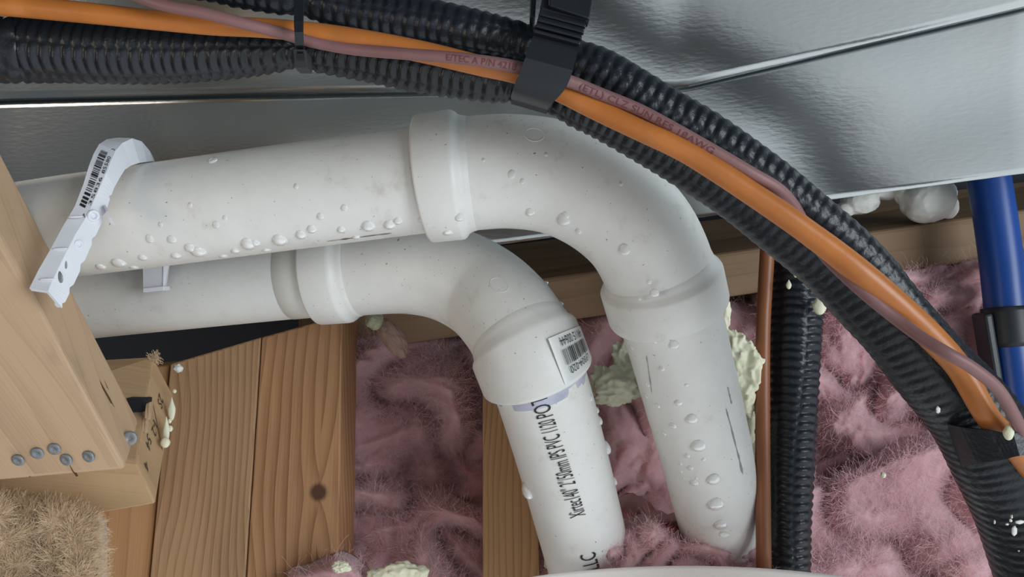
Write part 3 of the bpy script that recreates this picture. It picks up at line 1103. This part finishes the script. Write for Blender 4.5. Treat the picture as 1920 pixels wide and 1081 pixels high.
# bar code
V, Fc = [], []
random.seed(5)
t = 4.15
while t < 7.6:
    w = random.choice((0.035, 0.06, 0.11))
    n = len(V)
    V += [on_face(t / 13, 0.26), on_face((t + w) / 13, 0.26), on_face((t + w) / 13, 0.66), on_face(t / 13, 0.66)]
    Fc.append((n, n + 1, n + 2, n + 3))
    t += w + random.choice((0.03, 0.05, 0.08))
mk('bar_code', V, Fc, M_INK, hg, smooth=False)
def dig(txt, t0, t1):
    V, Fc = text_pts(txt, 0.004)
    w = max(v[0] for v in V)
    return mk('label_digits', [on_face((t0 + (t1 - t0) * v[0] / w) / 13, 0.93 - v[1] / 0.004 * 0.26) for v in V], Fc, M_INK, hg, smooth=False)


dig('7', 3.75, 3.95)
dig('35836 85580', 4.3, 7.3)
dig('3', 7.9, 8.1)
# small slots with raised lips, two screw bosses and two nails in the side web
for (x, y) in ((88, 523), (112, 466), (141, 406)):
    d = 0.4005 + (523 - y) * 0.00009
    lump('slot_lip', P(x, y, d), (Vector((0.0042, 0, 0.0002)), Vector((0, 0.0008, 0)), Vector((0, 0, 0.0007))), M_HANGER, hg, sub=2)


def boss(x, y, d, r, h):
    c = P(x, y, d); n = Vector((0.75, -0.6, -0.15)).normalized(); a = n.orthogonal().normalized(); b = n.cross(a)
    prof = [(0.45, -0.001), (0.5, h * .9), (0.62, h), (0.9, h), (1.0, h * .85), (1.0, -0.002)]
    V, Fc = [], []
    for rr, hh in prof:
        for k in range(20):
            q = 2 * math.pi * k / 20
            V.append(c + a * (r * rr * math.cos(q)) + b * (r * rr * math.sin(q)) + n * hh)
    for i in range(len(prof) - 1):
        for k in range(20):
            Fc.append((i * 20 + k, i * 20 + (k + 1) % 20, (i + 1) * 20 + (k + 1) % 20, (i + 1) * 20 + k))
    Fc.append(tuple(range(19, -1, -1)))
    return mk('screw_boss', V, Fc, M_HANGER, hg)


boss(171, 403, 0.4185, 0.0032, 0.0035)
boss(147, 458, 0.4115, 0.0024, 0.001)
for x, y, d in ((113, 519, 0.4035), (121, 493, 0.4060)):
    lump('nail_head', P(x, y, d), (Vector((0.0012, 0, 0.0006)), Vector((0, 0.0006, 0)), Vector((-0.0008, 0, 0.0030))), M_NAIL, hg, sub=2)
# the inner arm that springs out over the pipe
V, Fc = [], []
arm = [(194, 385, 0.419), (199, 396, 0.416), (204, 409, 0.415), (209, 418, 0.415), (215, 423, 0.415)]
for x, y, d in arm:
    V += [P(x, y, d), P(x + 4, y - 1, d), P(x + 4, y - 1, d + .012), P(x, y, d + .012)]
for i in range(len(arm) - 1):
    for j in range(4):
        Fc.append((i * 4 + j, i * 4 + (j + 1) % 4, (i + 1) * 4 + (j + 1) % 4, (i + 1) * 4 + j))
Fc += [(3, 2, 1, 0), tuple(range(len(V) - 4, len(V)))]
mk('spring_arm', V, Fc, M_HANGER, hg, smooth=False)

# the second hook, seen only as a foot below the front pipe
h2 = empty('pipe_hanger', P(290, 540, 0.53), 'small end of another white pipe hook poking out below the front pipe', 'pipe hanger')
fr = [(267, 480, 0.530), (304, 478, 0.530), (306, 541, 0.530), (268, 545, 0.530)]
hexa('foot_plate', fr, push(fr, (0, 0.0016, 0)), M_HANGER, h2, 0.0003)
fr = [(306, 478, 0.529), (319, 478, 0.535), (310, 540, 0.535), (305, 543, 0.529)]
hexa('foot_side', fr, push(fr, (0, 0.0015, 0)), M_HANGER, h2, 0.0002)
fr = [(268, 540, 0.527), (306, 536, 0.527), (307, 544, 0.527), (268, 548, 0.527)]
hexa('foot_lip', fr, push(fr, (0, 0.010, 0)), M_HANGER, h2, 0.0003)

# ------------------------------------------------------------------ black hoses, cables
def rib(pitch, amp, rows, seed=0, fade=None, slant=0.0):
    """rows of flattened scallops, each row running along the hose, seams between them"""
    offs = [random.random() for _ in range(rows)]

    def f(s, ph, r):
        g = ph / (2 * math.pi) * rows + 0.25 + 0.14 * math.sin(s * 31 + seed)
        k = int(math.floor(g)) % rows
        gf = g - math.floor(g)
        w = math.sin(math.pi * gf)
        a = amp * (fade(s) if fade else 1.0)
        x = s / pitch + offs[k] + 0.28 * noise.noise(Vector((s * 60, k * 3.3, seed))) + slant * (gf - 0.5) + 0.16 * math.sin(gf * math.pi)
        x -= math.floor(x)
        rr = (x / 0.35) ** 0.7 if x < 0.35 else 1 - ((x - 0.35) / 0.65) ** 1.6
        n = noise.noise(Vector((s * 25, math.cos(ph) * 1.3, math.sin(ph) * 1.3 + seed)))
        return r * (1 + 0.035 * n) + a * (rr - 0.5) * min(1.0, 1.5 * w) ** 0.8 - amp * 0.30 * (1 - w) ** 5
    return f


hb = empty('insulated_hose', P(960, 150, 0.375), 'thick ribbed black hose, the lower one strapped beneath the orange cable', 'hose')
TB = Tube([(-600, 100, .41, 60), (-60, 92, .380, 60), (60, 92, .380, 60), (200, 96, .380, 58), (330, 98, .380, 54), (450, 98, .380, 46), (525, 98, .380, 34), (562, 94, .380, 26), (598, 100, .380, 34), (680, 110, .380, 40),
           (800, 128, .380, 46), (920, 146, .380, 44), (985, 156, .382, 34), (1040, 176, .384, 36), (1085, 190, .384, 48), (1128, 200, .384, 52)][:-1] + [(1140, 210, .384, 54), (1228, 258, .384, 56), (1308, 306, .384, 57), (1392, 362, .384, 58), (1460, 414, .384, 59), (1520, 448 + 12, .384, 61),
           (1572, 503, .384, 64), (1625, 555, .384, 67), (1682, 613, .384, 70), (1738, 680, .386, 73), (1812, 763, .390, 79), (1871, 856, .395, 85), (1921, 953, .400, 90), (1975, 1100, .405, 92)], step=0.0015)
TB.mesh('hose_jacket', M_HOSE, hb, nphi=90, step=0.0007, rf=rib(0.0050, 0.0015, 6, 3, fade=lambda s: 1.0 if s < 0.41 else max(0.28, 1 - (s - 0.41) * 5), slant=0.25))
ha = empty('insulated_hose', P(960, 70, 0.375), 'thinner ribbed black hose, the upper one strapped above the orange cable', 'hose')
TA = Tube([(-500, -75, .40, 38), (-100, -70, .385, 36), (330, -40, .372, 34), (450, -22, .372, 36), (530, -6, .372, 32), (562, -4, .374, 28), (600, 2, .372, 36), (700, 24, .372, 42), (800, 42, .372, 43), (900, 64, .372, 41), (990, 84, .374, 36), (1060, 108, .374, 38),
           (1120, 136, .374, 46), (1190, 178, .374, 48), (1257, 217, .374, 47), (1323, 254, .374, 46), (1388, 299, .374, 46), (1452, 346, .374, 45), (1512, 394, .374, 43), (1585, 452, .374, 40), (1634, 500, .374, 39), (1685, 559, .374, 37), (1736, 621, .374, 36), (1786, 688, .376, 35), (1850, 790, .386, 34), (1930, 930, .395, 34)], step=0.0015)
TA.mesh('hose_jacket', M_HOSE, ha, nphi=80, step=0.0007, rf=rib(0.0054, 0.0010, 5, 8, fade=lambda s: 1.0 if s < 0.46 else max(0.45, 1 - (s - 0.46) * 4)))

# copper-coloured cable and mauve cable lying in the groove
oc = empty('copper_tube', P(960, 130, 0.352), 'orange-brown coated tube lying along the front of the black hose pair', 'tube')
TO = Tube([(-600, -40, .38, 20), (-60, 4, .354, 20), (60, 14, .354, 20), (200, 28, .354, 19), (300, 39, .354, 18), (400, 48, .354, 18), (500, 53, .352, 18), (600, 63, .352, 19), (700, 79, .352, 20), (800, 99, .354, 20), (900, 123, .356, 19),
           (975, 141, .356, 18), (1050, 172, .352, 19), (1120, 206, .352, 20), (1200, 244, .350, 20), (1280, 281, .350, 21), (1350, 323, .350, 22), (1413, 365, .350, 22), (1470, 403, .350, 23), (1513, 434, .350, 23), (1563, 471, .350, 24), (1613, 511, .350, 25), (1680, 568, .352, 25),
           (1747, 632, .356, 25), (1800, 692, .358, 23), (1850, 778, .360, 22), (1890, 822, .366, 22), (1935, 880, .372, 22)], step=0.002)
TO.mesh('tube_jacket', M_ORANGE, oc, nphi=32, step=0.003)
mc = empty('control_cable', P(960, 110, 0.350), 'thin mauve cable with faint print, twisting around the orange tube', 'cable')
TM = Tube([(-500, -100, .375, 11), (-60, -62, .355, 11), (180, -30, .345, 11), (300, 8, .341, 11), (380, 24, .340, 11), (450, 42, .341, 11), (520, 60, .346, 11), (580, 77, .350, 11), (660, 92, .350, 11), (760, 101, .345, 11), (860, 109, .342, 11), (960, 124, .342, 12),
           (1060, 150, .345, 12), (1120, 174, .348, 12), (1200, 207, .350, 12), (1280, 250, .349, 12), (1347, 288, .349, 12), (1413, 327, .350, 12), (1457, 353, .354, 12), (1487, 385, .362, 12), (1515, 435, .366, 12), (1545, 476, .360, 12), (1580, 512, .353, 12), (1630, 557, .350, 12),
           (1680, 597, .348, 12), (1730, 634, .342, 12), (1780, 664, .337, 12), (1820, 687, .338, 12), (1870, 728, .342, 12), (1905, 786, .348, 12), (1925, 830, .355, 12)], step=0.002)
TM.mesh('cable_jacket', M_MAUVE, mc, nphi=24, step=0.003)


def cable_print(txt, xa, ya, xb, yb, h, ph0=0.12):
    a = TM.near(xa, ya); b = TM.near(xb, yb); L = b - a
    V, Fc = text_pts(txt, 0.004)
    w = max(v[0] for v in V)
    R = 12 * .345 / F

    def fn(x, y):
        s = a + L * x / w
        return TM.surf(s, ph0 + (0.0012 - y * h / 0.004) / R, TM.fr(s)[4] + 0.00025)
    return mk('printed_text', [fn(*v) for v in V], Fc, M_INKRED, mc, smooth=False)


cable_print('BELDEN P/N 4218'.replace('BELDEN', 'E/TEC A'), 838, 107, 965, 124, 0.0042)
cable_print('(ETL) CLZ SUN RES 18AWG', 1084, 158, 1330, 290, 0.0040)


# nylon tie and big strap
def band(name, st, th, mat, parent, seg=4, edge=0.0):
    """strap: stations of (left xy, right xy, depth)"""
    S = []
    pts = [(Vector((*a, 0)), Vector((*b, 0)), d) for a, b, d in st]
    m = len(pts)
    for i in range(m - 1):
        g = lambda k: pts[min(max(k, 0), m - 1)]
        for k in range(seg):
            t = k / seg
            S.append((cr(g(i - 1)[0], g(i)[0], g(i + 1)[0], g(i + 2)[0], t), cr(g(i - 1)[1], g(i)[1], g(i + 1)[1], g(i + 2)[1], t), g(i)[2] + (g(i + 1)[2] - g(i)[2]) * t))
    S.append(pts[-1])
    L = [P(a.x, a.y, d) for a, b, d in S]; R = [P(b.x, b.y, d) for a, b, d in S]
    V, Fc = [], []
    n = len(S)
    for i in range(n):
        tv = (L[min(i + 1, n - 1)] - L[max(i - 1, 0)])
        nn = (R[i] - L[i]).cross(tv).normalized()
        if nn.dot(Vector((0, 0, CZ)) - L[i]) < 0: nn = -nn
        V += [L[i], R[i], R[i] - nn * th, L[i] - nn * th]
    for i in range(n - 1):
        k = i * 4
        for j in range(4):
            Fc.append((k + j, k + (j + 1) % 4, k + 4 + (j + 1) % 4, k + 4 + j))
    Fc += [(3, 2, 1, 0), tuple(range(4 * n - 4, 4 * n))]
    return mk(name, V, Fc, mat, parent, smooth=False)


tie = empty('cable_tie', P(562, 110, 0.36), 'thin black cable tie pinching both hoses and the cables at the left', 'cable tie')
band('tie_strap', [((553, -60), (570, -60), .372), ((553, -34), (570, -34), .349), ((552, 5), (569, 5), .343), ((551, 40), (568, 40), .335), ((552, 60), (568, 60), .3335), ((553, 85), (569, 85), .338), ((553, 104), (570, 104), .348), ((554, 121), (572, 121), .360), ((556, 130), (572, 130), .378)],
     0.0012, M_BLACK, tie)
hd = tie
fr = [(549, 92, 0.338), (573, 92, 0.338), (576, 127, 0.350), (551, 127, 0.350)]
th = hexa('tie_head', fr, push(fr, (0, 0.010, 0)), M_BLACK, tie, 0.0006)
fr = [(555, 100, 0.3395), (568, 100, 0.3395), (569, 112, 0.3430), (556, 112, 0.3430)]
hexa('head_window', fr, push(fr, (0, 0.002, 0)), simple('shadowed slot', (0.004, 0.004, 0.005), 0.7), th, 0.0003)

st = empty('hose_strap', P(1010, 190, 0.35), 'wide black ridged strap clamping the whole hose bundle near the top centre', 'strap')
band('strap_band', [((1030, -70), (1110, -60), .362), ((1018, -10), (1104, 15), .350), ((1006, 45), (1090, 68), .341), ((998, 72), (1083, 95), .337), ((985, 108), (1074, 132), .334), ((971, 145), (1060, 166), .336), ((961, 170), (1037, 192), .342), ((958, 182), (1028, 203), .352), ((962, 184), (1028, 203), .385), ((975, 150), (1040, 170), .402)],
     0.0022, M_BLACK, st, seg=5)
for k, (x, y) in enumerate(((1017, 14), (1013, 25), (1010, 36), (1006, 47), (1003, 57))):
    d = 0.3475 - k * 0.0026
    fr = [(x - 2, y - 3, d - .0015), (x + 86, y + 20, d - .0015), (x + 85, y + 26, d - .002), (x - 3, y + 3, d - .002)]
    hexa('strap_ridge', fr, push(fr, (0, 0.004, 0)), M_BLACK, st, 0.0005)
fr = [(1030, -60, .354), (1122, -55, .354), (1106, 36, .343), (1029, 11, .343)]
hexa('buckle', fr, push(fr, (0, 0.012, 0)), M_BLACK, st, 0.0008)
fr = [(996, -60, .366), (1010, -60, .366), (1004, 30, .362), (994, 34, .362)]
hexa('side_rail', fr, push(fr, (0, 0.02, 0)), M_BLACK, st, 0.0008)

# black tape round the bundle near the right edge
tp = empty('tape_wrap', P(1850, 860, 0.38), 'band of black tape wrapped over the hose and orange tube at the right edge', 'tape')
band('tape', [((1746, 775), (1792, 880), .402), ((1765, 790), (1806, 876), .384), ((1800, 800), (1832, 868), .366), ((1850, 806), (1878, 862), .354), ((1900, 812), (1912, 854), .349), ((1960, 800), (1972, 850), .352)],
     0.0008, M_HOSE, tp, seg=5)

# upright hose pair behind
hv = empty('insulated_hose', P(1485, 1050, 0.56), 'upright ribbed black hose behind the bundle, at the right of the brown tube', 'hose')
TV = Tube([(1500, 380, .560, 46), (1497, 500, .555, 48), (1492, 620, .550, 47), (1487, 760, .545, 44), (1483, 900, .540, 40), (1480, 1010, .540, 38), (1478, 1130, .540, 37)], step=0.0015)
TV.mesh('hose_jacket', M_HOSE, hv, nphi=80, step=0.0008, rf=rib(0.0058, 0.0016, 6, 5))
hv2 = empty('insulated_hose', P(1408, 1050, 0.57), 'narrow strip of ribbed black hose showing between the front white pipe and the brown tube', 'hose')
TW = Tube([(1462, 480, .610, 22), (1450, 650, .600, 24), (1436, 820, .585, 26), (1424, 980, .572, 27), (1420, 1130, .57, 27)], step=0.0015)
TW.mesh('hose_jacket', M_HOSE, hv2, nphi=60, step=0.0009, rf=rib(0.0060, 0.0018, 6, 9))
cv = empty('copper_tube', P(1430, 1050, 0.53), 'brown coated tube, darkened for shade, standing upright beside the rear black hose', 'tube')
TC = Tube([(1444, 380, .548, 13), (1437, 500, .542, 13.5), (1431, 620, .536, 13), (1430, 800, .530, 13.5), (1431, 950, .526, 14), (1433, 1130, .524, 14)], step=0.002)
TC.mesh('tube_jacket', simple('shaded brown jacket', (0.25, 0.085, 0.03), 0.42, bump_scale=60, bump_d=0.0004, var=0.12), cv, nphi=32, step=0.004)  # jacket colour darkened to carry the shade it stands in

# blue pipe
bp = empty('water_pipe', P(1900, 700, 0.66), 'blue plastic water pipe with a black coupling at the right edge', 'pipe')
TP = Tube([(1838, 250, .66, 37), (1860, 370, .655, 37), (1876, 480, .65, 37), (1889, 600, .645, 37), (1905, 720, .64, 37), (1930, 900, .63, 37), (1955, 1100, .62, 37)], step=0.003)
TP.mesh('pipe', M_BLUE, bp, nphi=48, step=0.006)
sq = TP.near(1890, 615)
cpl = TP.mesh('coupling', M_BLACK, bp, nphi=48, srs=[(sq - .016, .0155), (sq - .0155, .0182), (sq - .012, .0186), (sq + .012, .0186), (sq + .0155, .0182), (sq + .016, .0155)])
fr = [(1846, 590, .632), (1862, 586, .632), (1884, 720, .630), (1868, 724, .630)]  # black strip painting the dark gap beside the coupling, not a real part
hexa('dark_gap_strip', fr, push(fr, (0, 0.02, 0)), M_BLACK, cpl, 0.002)

# ------------------------------------------------------------------ sprayed foam
GF = 'spatters of expanding foam'


def foam(label, x, y, d, rx, ry, mat, rough, freq, seed, sub=5, rz=None, name='foam_lump', rot=0.0, group=None):
    k = d / F
    ax = Vector((math.cos(rot), 0, -math.sin(rot))) * rx * k
    az = Vector((math.sin(rot), 0, math.cos(rot))) * ry * k
    ay = Vector((0, 1, 0)) * (rz or min(rx, ry)) * k
    o = lump(name, P(x, y, d), (ax, ay, az), mat, None, sub, rough, freq, seed)
    return tag(o, label, 'spray foam', group)


def merged(name, label, specs, mat):
    """one foam body made of fused lobes (x, y, d, rx, ry, rough, freq, seed)"""
    bm = bmesh.new()
    V, Fc = [], []
    for (x, y, d, rx, ry, rough, freq, seed) in specs:
        k = d / F
        v0, f0 = ico(4)
        n = len(V)
        c = P(x, y, d)
        for v in v0:
            q = v * freq + Vector((seed, -seed, seed * .5))
            kk = 1 + rough * (noise.noise(q) + 0.55 * noise.noise(q * 2.1) + 0.35 * noise.noise(q * 4.7) + .2 * noise.noise(q * 10))
            w = v * kk
            V.append(c + Vector((w.x * rx * k, w.y * min(rx, ry) * k, w.z * ry * k)))
        Fc += [[i + n for i in f] for f in f0]
    o = mk(name, V, Fc, mat)
    rm = o.modifiers.new('fuse', 'REMESH'); rm.mode = 'VOXEL'; rm.voxel_size = 0.0009; rm.use_smooth_shade = True
    return tag(o, label, 'spray foam')


merged('foam_lump', 'jagged cream foam lump wedged between the two vertical white pipes',
       [(1162, 718, .56, 46, 36, .5, 1.7, 1.0), (1170, 675, .565, 20, 34, .5, 2.0, 2.0), (1125, 715, .56, 18, 26, .6, 2.0, 3.0), (1150, 740, .555, 36, 18, .6, 2.2, 4.0), (1190, 700, .56, 22, 40, .4, 2, 5.)], M_FOAM)
merged('foam_lump', 'crumpled pale foam mass stuck along the right side of the front white pipe',
       [(1398, 692, .532, 32, 46, .5, 1.9, 6.0), (1380, 650, .53, 20, 34, .45, 2.0, 7.0), (1360, 590, .53, 10, 30, .4, 2.0, 8.0), (1398, 748, .535, 18, 34, .4, 2.0, 9.0), (1402, 800, .545, 13, 36, .4, 2.0, 10.0), (1410, 850, .55, 9, 32, .3, 2.0, 11.0)], M_FOAM)
merged('foam_lump', 'big smooth white foam lump hanging under the duct left of the blue pipe',
       [(1740, 372, .70, 52, 44, .12, 1.0, 12.0), (1706, 362, .705, 28, 26, .14, 1.2, 13.0), (1660, 352, .715, 38, 22, .14, 1.2, 14.0), (1776, 388, .70, 20, 22, .1, 1.2, 15.0)], M_FOAMW)
merged('foam_lump', 'smaller white foam lump under the duct beside the black hose',
       [(1615, 378, .71, 36, 24, .14, 1.2, 16.0), (1585, 392, .71, 18, 14, .15, 1.2, 17.0)], M_FOAMW)
merged('foam_lump', 'cream foam lump on pink insulation at the bottom between the studs',
       [(755, 1070, .57, 38, 16, .4, 2.0, 18.0), (715, 1078, .57, 26, 12, .4, 2.0, 19.0), (790, 1072, .57, 14, 12, .3, 2.0, 20.0)], M_FOAM)
foam('small cream foam bead on the pale pink strip at the bottom', 641, 1062, .555, 18, 10, M_FOAM, .35, 1.8, 21)
foam('round greenish foam ball under the socket of the rear pipe', 702, 600, .64, 17, 18, M_FOAMG, .12, 1.5, 22)
foam('dusty beige foam sausage slanting down behind the rear pipe bend', 735, 632, .655, 20, 42, simple('dusty foam', (0.42, 0.27, 0.21), .8, bump_scale=90, bump_d=.002, var=.15), .2, 1.4, 23, rot=-0.6)
foam('smooth foam bead on the right rim of the front pipe just below its socket', 1347, 548, .492, 8, 17, M_FOAM, .15, 1.3, 24, sub=4)


def tear(label, x, y, d, w, h, mat=M_FOAM, seed=0, top=0.35):
    """hanging drip: narrow neck above a round bead"""
    k = d / F
    V0, F0 = ico(4)
    V = []
    for v in V0:
        z = v.z
        ww = 1.0 if z < 0 else (1 - z * (1 - top))
        V.append(P(x, y, d) + Vector((v.x * w * k * ww * (1 + .08 * noise.noise(v * 2 + Vector((seed, 0, 0)))), v.y * w * k * ww * .8, z * h * k)))
    o = mk('foam_drip', V, F0, mat)
    return tag(o, label, 'spray foam')


tear('pear-shaped foam drip hanging from the thick black hose by the upright hose', 1537, 570, .525, 13, 20)
tear('small foam drip on the upright black hose near its top, left of the pear-shaped drip', 1479, 533, .528, 5, 9)
tear('tiniest foam drip on the upright black hose, just under the thick hose', 1492, 514, .528, 4, 6)
tear('white foam drip on the end of the orange tube at the right edge', 1891, 808, .350, 10, 17, top=.2)
tear('long thin foam run on the edge of the stamped block, upper one', 322, 766, .552, 7, 22, top=.25)
tear('long foam run below it on the stamped block ending above the round bead', 312, 805, .532, 6, 25, top=.3)
tear('large round foam bead at the lower end of the runs on the stamped block', 310, 829, .528, 9, 10, top=.9)
tear('small round foam bead at the top of the runs on the stamped block', 327, 733, .558, 4, 4, top=.9)
tear('small round foam bead touching the block where the pencil line ends', 318, 789, .535, 4, 4.5, top=.9)
tear('medium foam bead just below the pencil line on the stamped block', 319, 803, .535, 5, 6, top=.9)
foam('fluffy white foam crumb on the brown stud beside the block tip', 334, 690, .598, 9, 7, M_FOAMW, .4, 2, 31, sub=3)
foam('tiny cream foam bead in the middle of the bright pink wad', 1656, 890, .565, 5, 6, M_FOAM, .2, 2, 32, sub=3)
foam('white crumb on the pink wad at the foot of the front pipe', 1357, 1001, .515, 10, 5, M_FOAMW, .3, 2, 33, sub=3)
foam('white foam fleck on the thick black hose right of the bright pink wad', 1759, 768, .338, 4, 6, M_FOAMW, .4, 2, 34, sub=3, rz=2)
foam('pale smear of foam at the foot of the narrow stud beside the printed pipe', 1030, 1052, .57, 10, 16, M_FOAMG, .4, 2, 35, sub=3)
for k, (x, y, a, b) in enumerate(((1902, 995, 5, 10), (1912, 978, 9, 4), (1895, 975, 3, 3), (1888, 982, 3, 2), (1897, 968, 2, 4), (1865, 978, 1.5, 4), (1910, 1032, 1.5, 1.5))):
    foam('white foam fleck in the cluster on the thick black hose at the lower right edge', x, y, .341, a, b, M_FOAMW, .4, 2, 40 + k, sub=2, rz=2, name='foam_fleck', group=GF)
